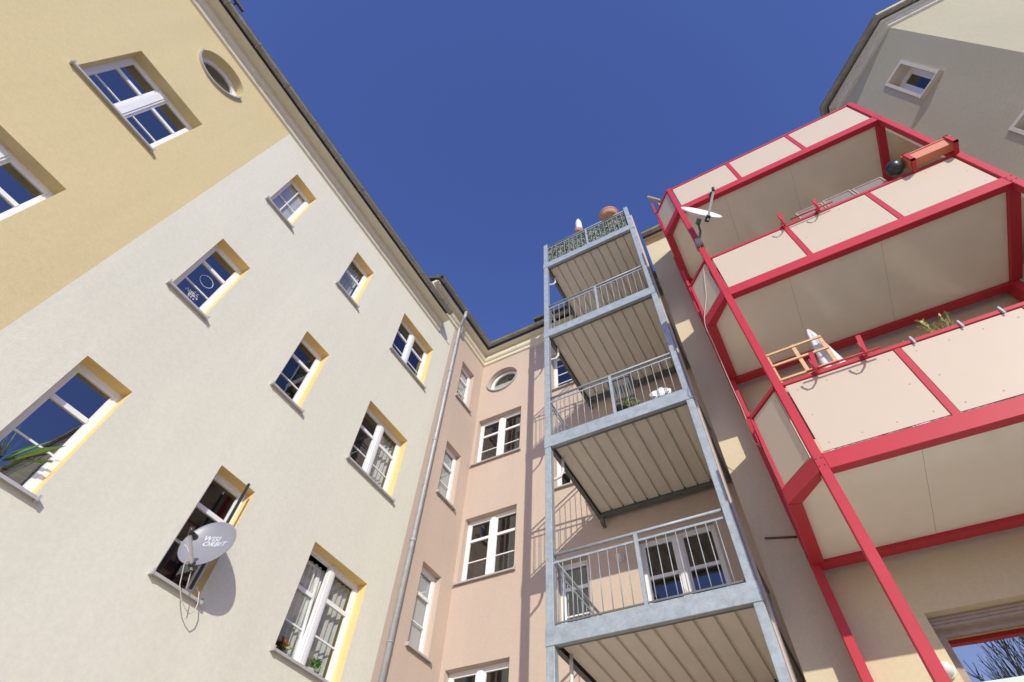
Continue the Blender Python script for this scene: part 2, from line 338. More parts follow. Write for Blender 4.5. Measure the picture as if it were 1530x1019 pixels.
    if inside:
        kind = inside
        if kind in ('curtain', 'halfcurtain', 'sidecurtain'):
            mb = MB(); t0 = a0 + .03; t1 = a1 - .03; zt = z1 - .05 if kind != 'halfcurtain' else z0 + H * .6
            if kind == 'sidecurtain': t0 = a0 + (a1 - a0) * .55
            n = int((t1 - t0) / .02); pts = [(t0 + (t1 - t0) * i / n, d - .16 + .022 * math.sin(i * 1.35) + .01 * math.sin(i * .37)) for i in range(n + 1)]
            for i in range(n): mb.add([fr(pts[i][0], z0 + .05, pts[i][1]), fr(pts[i + 1][0], z0 + .05, pts[i + 1][1]), fr(pts[i + 1][0], zt, pts[i + 1][1]), fr(pts[i][0], zt, pts[i][1])], [(0, 1, 2, 3)], 0, True)
            mb.build('curtain', M['curtain'], fo)
        if kind == 'blind':
            mb = MB(); mb.fbox(fr, a0 + .05, a1 - .05, z0 + .06, z1 - .06, d - .075, d - .07); mb.build('blind', M['blind'], fo)
        if kind == 'blue':
            mb = MB(); mb.fbox(fr, a0 + .05, a1 - .05, z0 + .06, z0 + H * (.5 if door else .33), d - .075, d - .07); mb.build('blind', M['blue'], fo)
    return fo

def round_window(parent, fr, c, z, r, depth=.2):
    d = -depth; N = 64; mb = MB()
    def ring(r0, r1, w0, w1, ell=1):
        for k in range(N):
            t0, t1 = 2 * math.pi * k / N, 2 * math.pi * (k + 1) / N
            P = lambda rr, t, w: fr(c + rr * math.cos(t), z + rr * math.sin(t), w)
            for (a, wa, b, wb) in ((r0, w0, r0, w1), (r0, w1, r1, w1), (r1, w1, r1, w0)): mb.add([P(a, t0, wa), P(a, t1, wa), P(b, t1, wb), P(b, t0, wb)], [(0, 1, 2, 3)], 0, True)
    ring(r - .10, r, d - .05, d); fo = mb.build('round_window', M['white'], parent)
    mb = MB(); mb.add([fr(c + (r - .095) * math.cos(2 * math.pi * k / N), z + (r - .095) * math.sin(2 * math.pi * k / N), d - .03) for k in range(N)], [tuple(range(N))]); mb.build('pane', M['glass'], fo)
    mb = MB(); ang = [math.pi + .05 + (math.pi - .1) * k / 24 for k in range(25)]
    for i in range(24):
        t0, t1 = ang[i], ang[i + 1]; P = lambda rr, t, w: fr(c + rr * math.cos(t), z + rr * math.sin(t), w)
        mb.hexa([P(r - .005, t0, .05), P(r - .005, t1, .05), P(r + .02, t1, .05), P(r + .02, t0, .05), P(r - .005, t0, d), P(r - .005, t1, d), P(r + .02, t1, d), P(r + .02, t0, d)])
    mb.build('sill', M['sill'], fo)
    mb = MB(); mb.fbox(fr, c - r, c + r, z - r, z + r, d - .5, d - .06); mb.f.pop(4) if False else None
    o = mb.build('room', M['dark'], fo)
    o.data.polygons  # closed dark box just behind the pane
    mb = MB()
    n = 30
    for i in range(n):
        x0 = c - r + 2 * r * i / n; x1 = c - r + 2 * r * (i + 1) / n; 
        h0 = math.sqrt(max(0, (r - .1) ** 2 - (x0 - c) ** 2)); h1 = math.sqrt(max(0, (r - .1) ** 2 - (x1 - c) ** 2))
        if h0 + h1 < .02: continue
        mb.quad(fr(x0, z - h0, d - .045), fr(x1, z - h1, d - .045), fr(x1, z + min(h1, .05), d - .045), fr(x0, z + min(h0, .05), d - .045))
    mb.build('curtain', M['curtain'], fo)
    return fo

# ================================================================ SETTING
mb = MB(); mb.quad((-300, -300, 0), (300, -300, 0), (300, 300, 0), (-300, 300, 0)); g = mb.build('ground', M['paving']); g['kind'] = 'structure'
mb = MB(); mb.quad((-6.16, -5, .004), (14, -5, .004), (14, 8.15, .004), (-6.16, 8.15, .004)); g = mb.build('yard', M['yard']); g['kind'] = 'structure'  # unseen yard sheet, coloured darker to stand for shaded ground near the houses

# ================================================================ CREAM AND YELLOW HOUSE
XL = -6.16
hs = thing('apartment_house', 'tall apartment house on the left with a yellow and pale cream wall and ochre reveals', 'house', (XL, 0, 0))
FL = Frame((XL, -14), (XL, 8.154)); Y0 = -14
def A(y): return y - Y0
rows = [(11.09, 12.57), (7.86, 9.36), (4.69, 6.21)]
cream_h = []; spec = []
for ri, (z0, z1) in enumerate(rows):
    for ci, (y0, y1) in enumerate(((0.75, 1.36), (2.78, 3.39), (4.64, 5.90))):
        cream_h.append((A(y0), A(y1), z0, z1)); spec.append((ri, ci, y0, y1, z0, z1))
low = [(1.52, 3.0)]
for (y0, y1) in ((0.75, 1.36), (2.78, 3.39), (4.64, 5.90)): cream_h.append((A(y0), A(y1), 1.52, 3.0))
mb = MB(); sheet(mb, FL, A(0.06), A(6.50), 0, 13.9, cream_h, .17); mb.build('wall', [M['cream'], M['reveal']], hs)['label'] = 'cream wall with three columns of windows'
stair = [(-2.08, -0.80, 9.50, 11.01), (-2.08, -0.80, 6.27, 7.78), (-2.08, -.80, 3.05, 4.55)]
far = [(-5.9, -4.6, z0, z1) for z0, z1 in rows] + [(-9.2, -7.9, z0, z1) for z0, z1 in rows]
mb = MB(); sheet(mb, FL, 0, A(0.06), 0, 13.9, [(A(a), A(b), c, d) for a, b, c, d in stair + far], .2, rounds=[(A(-1.40), 12.64, .47)])
mb.build('wall', [M['yellow'], M['yellow']], hs)['label'] = 'yellow wall with stair windows and an oval-looking round window'
inside = {(0, 0): 'blind', (0, 1): 'curtain', (0, 2): 'blue', (1, 0): None, (1, 1): None, (1, 2): 'sidecurtain', (2, 0): None, (2, 1): None, (2, 2): 'curtain'}
for ri, ci, y0, y1, z0, z1 in spec:
    window(hs, FL, A(y0), A(y1), z0, z1, 2 if ci == 2 else 1, .17, cross=(ri == 0 and ci == 0), inside=inside[(ri, ci)], openleaf=0 if (ri, ci) == (2, 2) else None, glass='skyglass' if (ri, ci) in ((1, 0), (2, 0)) else 'glass',
           bars=(.5,) if (ri, ci) == (0, 0) else ((.62,) if (ri, ci) == (0, 1) else (.34, .67)), thick=(.62, .67), mullion=.13)
for (y0, y1, z0, z1) in stair + far: window(hs, FL, A(y0), A(y1), z0, z1, 2, .2, mullion=.16, glass='skyglass')
for (y0, y1) in ((0.75, 1.36), (2.78, 3.39), (4.64, 5.90)): window(hs, FL, A(y0), A(y1), 1.52, 3.0, 2 if y1 - y0 > 1 else 1, .17)
round_window(hs, FL, A(-1.40), 12.64, .47)
mb = MB()
prof = [(0, 13.40), (.045, 13.42), (.06, 13.46), (.055, 13.51), (.03, 13.53), (.03, 13.565), (.07, 13.59), (.092, 13.62), (.10, 13.66), (.10, 13.755), (.31, 13.765), (.31, 13.79), (.25, 13.80), (.20, 13.88), (0, 13.9)]
extrude(mb, prof, [(XL, -14), (XL, 5.90)]); mb.build('cornice', M['trim'], hs)
gutter(hs, [(XL, -14), (XL, 5.76)], .43, 13.80)
roof(hs, [(XL, -14), (XL, 5.72)], .42, 13.84, 5)
mb = MB(); mb.beam((XL + .45, -14, 14.13), (XL + .45, -2.22, 14.13), .05, .09)
for k in range(12): mb.beam((XL + .45, -2.4 - k, 14.13), (XL + .1, -2.4 - k, 14.05), .03, .03)
tag(mb.build('snow_guard', M['tile']), 'dark snow guard rail on the roof edge above the yellow wall at top left', 'snow guard')
# back and flank so that the house is solid from other sides
mb = MB(); mb.box(XL - 9, XL - .98, -14, 6.4, 0, 13.7); mb.build('rear_block', M['cream'], hs)

# ================================================================ PINK HOUSE
YB = 8.154
pk = thing('pink_house', 'salmon pink apartment house filling the inner corner behind the galvanised balconies', 'house', (XL, YB, 0))
prow = [(12.06, 13.54), (8.95, 10.45), (5.82, 7.33), (2.7, 4.2)]
mb = MB(); sheet(mb, FL, A(6.50), A(YB), 0, 14.9, [(A(7.14), A(7.76), a, b) for a, b in prow], .13); mb.build('wall', [M['pink'], M['pink']], pk)
mb = MB(); sheet(mb, FL, A(5.12), A(6.50), 13.9, 14.9, [], .13); mb.build('wall', M['cream'], pk)['label'] = 'cream strip of wall under the eaves'
FB = Frame((XL, YB), (-.30, YB))
def B(x): return x - XL
brow = [(10.44, 11.98), (7.38, 8.88), (4.28, 5.79), (1.2, 2.7)]
holes = [(B(-6.06), B(-4.77), a, b) for a, b in brow]
crow = [(12.10, 13.56), (8.95, 10.42), (5.82, 7.26), (2.7, 4.2)]
holes += [(B(-3.86), B(-3.25), a, b) for a, b in crow]
doors = [(4.91, 7.28), (8.10, 10.4), (11.32, 13.55)]
holes += [(B(-2.31), B(-.97), a, b) for a, b in doors]
mb = MB(); sheet(mb, FB, 0, B(-.30), 0, 14.9, holes, .14, rounds=[(B(-5.44), 13.45, .48)]); mb.build('wall', [M['pink'], M['pink']], pk)
for i, (a, b) in enumerate(prow): window(pk, FL, A(7.14), A(7.76), a, b, 1, .13, inside=['blind', 'blind', 'blind', None][i])
for i, (a, b) in enumerate(brow): window(pk, FB, B(-6.06), B(-4.77), a, b, 2, .14, inside=None)
for i, (a, b) in enumerate(crow): window(pk, FB, B(-3.86), B(-3.25), a, b, 1, .14, bars=(.25, .5, .75) if i == 0 else (.34, .67), cross=i == 1, inside=['blind' if False else None, None, None, None][i])
for i, (a, b) in enumerate(doors): window(pk, FB, B(-2.31), B(-.97), a, b, 2, .12, bars=(.45, .72), thick=(.45, .72), sill=False, inside='blue' if i == 0 else 'curtain', door=True)
round_window(pk, FB, B(-5.44), 13.45, .48, .16)
mb = MB()
prof = [(0, 14.38), (.045, 14.40), (.06, 14.44), (.055, 14.48), (.03, 14.50), (.03, 14.53), (.07, 14.55), (.095, 14.58), (.105, 14.62), (.105, 14.755), (.265, 14.765), (.265, 14.79), (.22, 14.80), (.18, 14.88), (0, 14.9)]
extrude(mb, prof, [(XL, 5.12), (XL, YB), (-.30, YB)]); mb.build('cornice', M['trim'], pk)
gutter(pk, [(XL, 5.14), (XL, YB), (-.30, YB)], .37, 14.89)
roof(pk, [(XL, 5.10), (XL, YB), (-.30, YB)], .35, 14.93, 3.5, .75)
mb = MB(); mb.box(-4.36, -2.7, 7.95, 9.6, 15.52, 15.64, 0); mb.box(-4.2, -2.8, 8.2, 9.6, 14.9, 15.52, 1); mb.build('dormer', [M['tile'], M['trim']], pk)

# ================================================================ BEIGE HOUSE
YR = 6.545
bh = thing('beige_house', 'beige rendered house on the right with a chamfered grey-beige wing behind the red balconies', 'house', (-.36, YR, 0))
PTH = [(-.36, YR), (4.48, YR), (4.48, 5.41), (5.59, 4.30), (16, 4.30)]
F1 = Frame(PTH[0], PTH[1]); F2 = Frame(PTH[1], PTH[2]); F3 = Frame(PTH[2], PTH[3]); F4 = Frame(PTH[3], PTH[4])
h1 = [(1.28, 3.6, 2.2, 4.54), (1.3, 3.6, 5.35, 7.6), (1.3, 3.6, 8.55, 10.8), (1.3, 3.6, 11.75, 13.6)]
mb = MB(); sheet(mb, F1, 0, F1.L, 0, 14.4, h1, .2)
mb.quad((-.36, YR, 0), (-.36, YR, 14.4), (-.36, YB + .5, 14.4), (-.36, YB + .5, 0)); mb.build('wall', [M['beige'], M['beige']], bh)
for i, h in enumerate(h1):
    if i: window(bh, F1, h[0], h[1], h[2], h[3], 2, .2, bars=(), sill=False, inside='curtain')
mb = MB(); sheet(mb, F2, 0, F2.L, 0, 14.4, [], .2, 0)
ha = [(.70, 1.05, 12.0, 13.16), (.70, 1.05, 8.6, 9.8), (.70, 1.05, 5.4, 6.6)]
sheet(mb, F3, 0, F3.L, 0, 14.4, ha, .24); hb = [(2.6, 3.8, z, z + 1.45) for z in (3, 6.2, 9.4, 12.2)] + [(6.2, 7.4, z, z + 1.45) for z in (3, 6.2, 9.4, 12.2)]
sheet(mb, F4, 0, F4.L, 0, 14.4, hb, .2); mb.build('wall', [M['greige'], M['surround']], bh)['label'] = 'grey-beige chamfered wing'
for h in hb: window(bh, F4, *h, 2, .2)
for h in ha:
    wo = window(bh, F3, *h, 1, .22, bars=(), sill=False)
    mb = MB(); e = .055
    mb.fbox(F3, h[0] - e, h[0], h[2] - e, h[3] + e, 0, .018); mb.fbox(F3, h[1], h[1] + e, h[2] - e, h[3] + e, 0, .018); mb.fbox(F3, h[0], h[1], h[3], h[3] + e, 0, .018); mb.fbox(F3, h[0], h[1], h[2] - e, h[2], 0, .018)
    mb.build('surround', M['surround'], wo)
    mb = MB(); mb.fbox(F3, h[0] - e - .01, h[1] + e + .01, h[2] - e - .03, h[2] - e, -.0, .09); mb.build('sill', M['surround'], wo)
mb = MB(); prof = [(0, 14.27), (.025, 14.28), (.03, 14.31), (.03, 14.33), (.05, 14.345), (.055, 14.37), (.055, 14.39), (.09, 14.40), (.12, 14.42), (0, 14.44)]
extrude(mb, prof, PTH[:3], mi=0); mb.build('moulding', M['trimO'], bh)
mb = MB(); prof = [(0, 14.22), (.05, 14.23), (.06, 14.30), (.10, 14.31), (.11, 14.37), (.16, 14.38), (.16, 14.42), (0, 14.44)]
extrude(mb, prof, [(4.48, 6.0), (4.48, 5.41), (5.59, 4.30), (16, 4.30)]); mb.build('moulding', M['oldwhite'], bh)
gutter(bh, PTH, .25, 14.43); roof(bh, PTH, .24, 14.47, 2.2, .8)
# big ground floor window: roller shutter box, frame, glass with a frosted lower part
wo = window(bh, F1, 1.28, 3.6, 2.2, 4.47, 1, .2, bars=(), sill=False, frame='greywood', glass='mirrorglass')
mb = MB()
mb.fbox(F1, 1.28, 3.6, 4.43, 4.54, -.20, -.13)
for k in range(3): mb.fbox(F1, 1.28, 3.6, 4.435 + k * .034, 4.46 + k * .034, -.13, -.122)
mb.build('shutter_box', M['greywood'], wo)
mb = MB(); mb.fbox(F1, 1.35, 3.53, 2.28, 3.98, -.232, -.229); mb.build('frosted_film', M['frost'], wo)
mb = MB()
for k in range(140):
    a = random.uniform(1.38, 3.5); z = random.uniform(2.35, 3.95); t = random.uniform(0, 3.14); L = random.uniform(.03, .055); W = L * .35
    c, s = math.cos(t), math.sin(t)
    mb.add([F1(a + c * x - s * y, z + s * x + c * y, -.2275) for x, y in ((-L, 0), (-L * .3, W), (L * .4, W * .8), (L, 0), (L * .4, -W * .8), (-L * .3, -W))], [(0, 1, 2, 3, 4, 5)])
mb.build('leaf_print', M['leafprint'], wo)

# ================================================================ GALVANISED BALCONY TOWER
YT0, YT1 = 5.945, 8.09; XA, XB = -2.985, -.45
tw = thing('steel_balcony_tower', 'free-standing galvanised steel balcony tower with four grey balconies one above another', 'balcony tower', (XA, YT0, 0))
def part(parent, name, m, bevel=.004, **boxes): pass
for (x0, x1) in ((XA, XA + .11), (XB - .11, XB)):
    for (y0, y1) in ((YT0, YT0 + .11), (YT1 - .11, YT1)):
        if y0 > 7: continue
        mb = MB(); top = 15.70 if y0 < 7 else 14.5
        if y0 > 7: x0b, x1b = x0 + .02, x1 - .03
        else: x0b, x1b = x0, x1
        mb.box(x0b, x1b, y0, y1, 0, top); mb.build('post', M['galv'], tw, .006)
ZB = [4.675, 7.855, 11.07, 14.285]
bal_n = [0]
for li, zb in enumerate(ZB):
    zt = zb + .225 if li == 0 else zb + .25
    mb = MB(); mb.box(XA - .005 + .0, XB + .012, YT0 - .012, YT0 + .06, zb, zt); fb = mb.build('front_beam', M['galv'], tw, .005)
    if li == 0:
        pass
    for sx in (-1, 1):
        x0 = XA + .055 if sx < 0 else XB - .09
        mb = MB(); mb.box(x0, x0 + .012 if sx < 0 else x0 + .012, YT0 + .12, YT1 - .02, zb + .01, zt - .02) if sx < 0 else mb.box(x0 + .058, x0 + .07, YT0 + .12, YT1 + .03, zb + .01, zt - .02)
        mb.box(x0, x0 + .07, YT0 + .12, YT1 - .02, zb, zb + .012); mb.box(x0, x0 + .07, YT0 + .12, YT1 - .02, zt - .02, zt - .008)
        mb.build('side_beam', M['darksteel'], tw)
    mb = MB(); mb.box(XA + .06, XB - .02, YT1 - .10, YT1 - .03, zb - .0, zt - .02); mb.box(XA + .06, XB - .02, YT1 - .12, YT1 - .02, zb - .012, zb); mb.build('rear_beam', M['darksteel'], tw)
    mb = MB(); mb.box(XA + .10, XA + .17, YT1 - .09, YT1 - .02, zb - .14, zb - .012); mb.beam((XA + .13, YT1 - .05, zb - .14), (XA + .13, YT1 + .06, zb - .14), .05, .05); mb.build('wall_bracket', M['darksteel'], tw)
    # trapezoidal deck sheet seen from below
    mb = MB(); x = XA + .125; xe = XB - .10; pitch = (xe - x) / 10; z = zb + .045; pts = []
    for k in range(10):
        c = x + k * pitch; pts += [(c, z + .036), (c + .012, z + .036), (c + .024, z), (c + .032, z), (c + .036, z + .004), (c + pitch - .026, z + .004), (c + pitch - .022, z), (c + pitch - .014, z), (c + pitch - .004, z + .036)]
    ya, yb = YT0 + .065, YT1 - .115
    for i in range(len(pts) - 1): mb.quad((pts[i][0], ya, pts[i][1]), (pts[i + 1][0], ya, pts[i + 1][1]), (pts[i + 1][0], yb, pts[i + 1][1]), (pts[i][0], yb, pts[i][1]))
    mb.build('deck_sheet', M['deck'], tw, recalc=False)
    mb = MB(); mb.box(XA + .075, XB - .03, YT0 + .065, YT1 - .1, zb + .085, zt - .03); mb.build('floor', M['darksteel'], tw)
    # angle along the front of the deck
    mb = MB(); mb.box(XA + .12, XB - .115, YT0 + .061, YT0 + .10, zb + .004, zb + .014); mb.build('edge_angle', M['darksteel'], tw)
    # railing
    rz = [5.88, 9.12, 12.38, 15.60][li]
    mb = MB(); mb.tube([(XA + .11, YT0 + .05, rz), (XB - .11, YT0 + .05, rz)], .022, 12); rl = mb.build('railing', M['galv'], tw); rl['label'] = 'front railing'
    mb = MB(); mb.beam((XA + .11, YT0 + .045, rz - .115), (XB - .11, YT0 + .045, rz - .115), .014, .03); mb.build('rail_bar', M['galv'], rl)
    mb = MB(); mb.beam((XA + .11, YT0 + .045, zt + .05), (XB - .11, YT0 + .045, zt + .05), .012, .022); mb.build('rail_bar', M['darksteel'], rl)  # lower bar coloured darker than the upper one for the shade on it
    mb = MB(); mb.box(-1.725, -1.675, YT0 + .02, YT0 + .07, zt, rz - .02); mb.build('mid_post', M['galv'], rl, .004)
    xs = [XA + .11 + .128 * (k + 1) for k in range(8)] + [-1.70 + .128 * (k + 1) for k in range(8)]
    protoB = None
    for x in xs:
        if protoB is None:
            mb = MB(); mb.tube([(x, YT0 + .045, zt + .05), (x, YT0 + .045, rz - .11)], .0065, 6); protoB = mb.build('baluster', M['galv'], rl); px = x
        else:
            c = protoB.copy(); COL.objects.link(c); c.parent = rl; c.location = (x - px, 0, 0)
    # side railings
    for sx, xx in ((-1, XA + .06), (1, XB - .06)):
        mb = MB(); mb.tube([(xx, YT0 + .1, rz), (xx, YT1 - .0, rz)], .022, 10); mb.beam((xx, YT0 + .1, rz - .115), (xx, YT1, rz - .115), .014, .03); mb.beam((xx, YT0 + .1, zt + .045), (xx, YT1, zt + .045), .014, .03)
        sr = mb.build('side_railing', M['galv'], tw)
        if sx < 0 and li < 3:
            first = None; y = YT0 + .25; y0 = y
            while y < YT1 - .1:
                if first is None: mb = MB(); mb.tube([(xx, y, zt + .05), (xx, y, rz - .11)], .0065, 6); first = mb.build('baluster', M['galv'], sr)
                else: c = first.copy(); COL.objects.link(c); c.parent = sr; c.location = (0, y - y0, 0)
                y += .128 * 2.0 if False else .16
        else:
            mb = MB(); y = YT0 + .25
            while y < YT1 - .1: mb.tube([(xx, y, zt + .05), (xx, y, rz - .11)], .0065, 6); y += .16
            mb.build('baluster_row', M['galv'], sr)
# narrow lit cladding strip behind the right front post
mb = MB(); mb.box(XB + .003, XB + .042, YT0 + .07, YT0 + .09, 0, 15.2); mb.build('cover_strip', M['pink'], tw)
# rain pipe behind the left post
mb = MB(); mb.tube([(XA - .03, YT0 + .16, 0), (XA - .03, YT0 + .16, 14.1)], .028, 12)
for zb in ZB:
    mb.tube([(XA - .03, YT0 + .16, zb - .12), (XA - .03, YT0 + .16, zb - .09)], .035, 12)
    mb.tube([(XA - .03, YT0 + .17, zb - .52), (XA + .03, YT0 + .26, zb - .47), (XA + .11, YT0 + .34, zb - .38), (XA + .15, YT0 + .38, zb - .25), (XA + .15, YT0 + .38, zb - .1), (XA + .15, YT0 + .38, zb + .05)], .024, 10)
tag(mb.build('rain_pipe', M['oldwhite']), 'thin pale rain pipe with hooked branches behind the left post of the steel balconies', 'pipe')

# ================================================================ RED BALCONIES
rd = thing('red_balcony_frame', 'red steel balcony frame with cream panels on the front of the beige house', 'balcony', (.505, 4.73, 0))
ZR = [5.10, 8.30, 11.50]; RT = [6.36, 9.50, 12.68]
FXA, FXB, FY = .505, 4.125, 4.73
CX, CY = .14, 5.10      # rear corner of the chamfer
def redpost(x0, x1, y0, y1, top): mb = MB(); mb.box(x0, x1, y0, y1, 0, top); return mb.build('post', M['red'], rd, .006)
redpost(.508, .600, 4.726, 4.826, 12.69); redpost(4.030, 4.122, 4.726, 4.826, 12.69)
redpost(.12, .215, 6.27, 6.51, 12.69); redpost(3.98, 4.08, 6.27, 6.51, 12.69)
for li, zb in enumerate(ZR):
    zt = zb + .19
    mb = MB(); mb.box(.600, 4.030, 4.73, 4.83, zb, zt); mb.build('front_beam', M['red'], rd, .004)
    def hp(pts, name):
        mb = MB(); n = len(pts); mb.add([(x, y, zb) for x, y in pts] + [(x, y, zt) for x, y in pts], [tuple(range(n))[::-1], tuple(range(n, 2 * n))] + [(i, (i + 1) % n, n + (i + 1) % n, n + i) for i in range(n)]); return mb.build(name, M['red'], rd, .004)
    hp([(.505, 4.735), (.505, 4.865), (.27, 5.14), (.14, 5.10)], 'chamfer_beam')
    hp([(.14, 5.104), (.27, 5.144), (.27, 6.27), (.14, 6.27)], 'side_beam')
    hp([(3.99, 4.83), (4.12, 4.83), (4.12, 6.27), (3.99, 6.27)], 'side_beam')
    mb = MB(); mb.box(.12, 4.09, 6.285, 6.415, zb - .002, zt - .02); mb.build('rear_beam', M['red'], rd, .004)
    for (bx, bz) in ((.53, zb + .05), (.58, zb + .05), (.53, zb + .14), (.58, zb + .14), (4.05, zb + .05), (4.10, zb + .05), (4.05, zb + .14), (4.10, zb + .14)): mb = MB(); mb.lathe([(0, .006), (.009, .005), (.010, 0)], (bx, 4.7255, bz), (0, -1, 0), 6); mb.build('bolt', M['red'], rd)
    mb = MB(); mb.box(.602, .606, 4.728, 4.832, zb - .004, zt + .004); mb.box(4.024, 4.028, 4.728, 4.832, zb - .004, zt + .004); mb.build('end_plates', M['red'], rd)
    # soffit boards
    xs = [.272, 1.38, 2.56, 3.988]
    mb = MB()
    for i in range(3):
        x0, x1 = xs[i] + .0015, xs[i + 1] - .0015; z = zb + .05
        if i == 0: pts = [(x0, 6.284), (x0, 5.14), (.515, 4.87), (.60, 4.832), (x1, 4.832), (x1, 6.284)]
        else: pts = [(x0, 6.284), (x0, 4.832), (x1, 4.832), (x1, 6.284)]
        n = len(pts); mb.add([(x, y, z) for x, y in pts] + [(x, y, z + .03) for x, y in pts], [tuple(range(n)), tuple(range(n, 2 * n))] + [(k, (k + 1) % n, n + (k + 1) % n, n + k) for k in range(n)])
    mb.build('soffit', M['soffit'], rd)
    pts = [(.28, 6.28), (.28, 5.15), (.52, 4.88), (.61, 4.84), (3.98, 4.84), (3.98, 6.28)]; n = 6
    mb = MB(); mb.add([(x, y, zb + .09) for x, y in pts] + [(x, y, zt - .01) for x, y in pts], [tuple(range(n)), tuple(range(n, 2 * n))] + [(k, (k + 1) % n, n + (k + 1) % n, n + k) for k in range(n)]); mb.build('floor', M['darksteel'], rd)
    # railing
    rt = RT[li]; rb = rt - .06
    mb = MB(); mb.beam((.60, 4.765, rt - .03), (4.03, 4.765, rt - .03), .05, .055, 0); rl = mb.build('railing', M['red'], rd, .005)
    mb = MB(); mb.beam((.505, 4.76, rt - .03), (.165, 5.11, rt - .03), .04, .05); mb.beam((.165, 5.11, rt - .03), (.165, 6.27, rt - .03), .04, .05); mb.build('side_rail', M['red'], rl)
    mb = MB(); mb.beam((4.08, 4.83, rt - .03), (4.05, 6.27, rt - .03), .04, .05); mb.build('side_rail', M['red'], rl)
    for x in (1.752, 2.905):
        mb = MB(); mb.box(x - .033, x + .033, 4.745, 4.785, zt, rb - .002); mb.build('stile', M['red'], rl, .003)
    mb = MB(); mb.box(.15, .185, 5.09, 5.13, zt, rb); mb.build('stile', M['red'], rl)
    mb = MB(); mb.box(.15, .19, 6.10, 6.14, zt - .0, rt + .14); mb.build('stile', M['red'], rl)
    for (x0, x1) in ((.622, 1.712), (1.792, 2.866), (2.944, 4.008)):
        mb = MB(); mb.box(x0, x1, 4.752, 4.762, zt + .028, rb - .008)
        for gx in range(4):
            for gz in ((.08, .5, .92) if gx in (0, 3) else (.08, .92)):
                px = x0 + .09 + (x1 - x0 - .18) * gx / 3; pz = zt + .04 + (rb - zt - .08) * gz
                mb.lathe([(0.0, .003), (.007, .0025), (.0085, 0)], (px, 4.752, pz), (0, -1, 0), 8, 1)
        mb.build('panel', [M['panel'], M['rivet']], rl)
    mb = MB(); mb.box(.125, .165, 5.10, 5.14, rt, zb + 1.74); mb.build('stub_post', M['red'], rl, .003)
    mb = MB(); mb.box(.150, .160, 5.70, 6.535, rt - .07, zb + 2.04); mb.build('side_screen', M['panel'], rd)
    mb = MB(); mb.box(.135, .175, 5.66, 5.70, zt, zb + 2.06); mb.build('screen_post', M['red'], rd, .003)
    fr = Frame((.505, 4.77), (.165, 5.12)); fr.n = -fr.n
    mb = MB(); mb.fbox(fr, .02, fr.L - .02, zt + .028, rb - .008, -.005, .005)
    for a in (.06, fr.L - .06):
        for gz in (.08, .5, .92): mb.lathe([(0, .003), (.007, .0025), (.0085, 0)], fr(a, zt + .04 + (rb - zt - .08) * gz, .005 if fr.n.y < 0 else -.005), (-.7, -.7, 0), 8, 1)
    mb.build('panel', [M['panel'], M['rivet']], rl)
    mb = MB(); mb.box(.160, .170, 5.15, 6.26, zt + .028, rb - .008); mb.build('panel', [M['panel'], M['rivet']], rl)
    mb = MB(); mb.box(4.07, 4.08, 4.85, 6.26, zt + .028, rb - .008); mb.build('panel', [M['panel'], M['rivet']], rl)

# ================================================================ THINGS ON THE LEFT WALL
# main downpipe
mb = MB(); xw = XL + .085
mb.tube([(XL + .37, 6.42, 14.88), (XL + .37, 6.42, 14.66), (XL + .362, 6.425, 14.60), (XL + .335, 6.44, 14.56), (XL + .14, 6.57, 14.44), (XL + .105, 6.595, 14.40), (xw, 6.61, 14.34), (xw, 6.617, 13.9), (xw, 6.65, 0)], .048, 16)
for z in (1.2, 4.4, 7.4, 9.95, 12.4): mb.tube([(xw, 6.65 - .033 * z / 13.9, z), (xw, 6.65 - .033 * z / 13.9, z + .06)], .055, 16)
for z in (2.5, 5.6, 8.7, 11.6, 13.6): mb.tube([(xw, 6.65 - .033 * z / 13.9, z), (xw, 6.65 - .033 * z / 13.9, z + .02)], .056, 16); mb.beam((xw, 6.64, z + .01), (XL - .0, 6.64, z + .01), .02, .02)
tag(mb.build('downpipe', M['zinc']), 'grey zinc downpipe with a bent top between the cream and pink walls', 'downpipe')

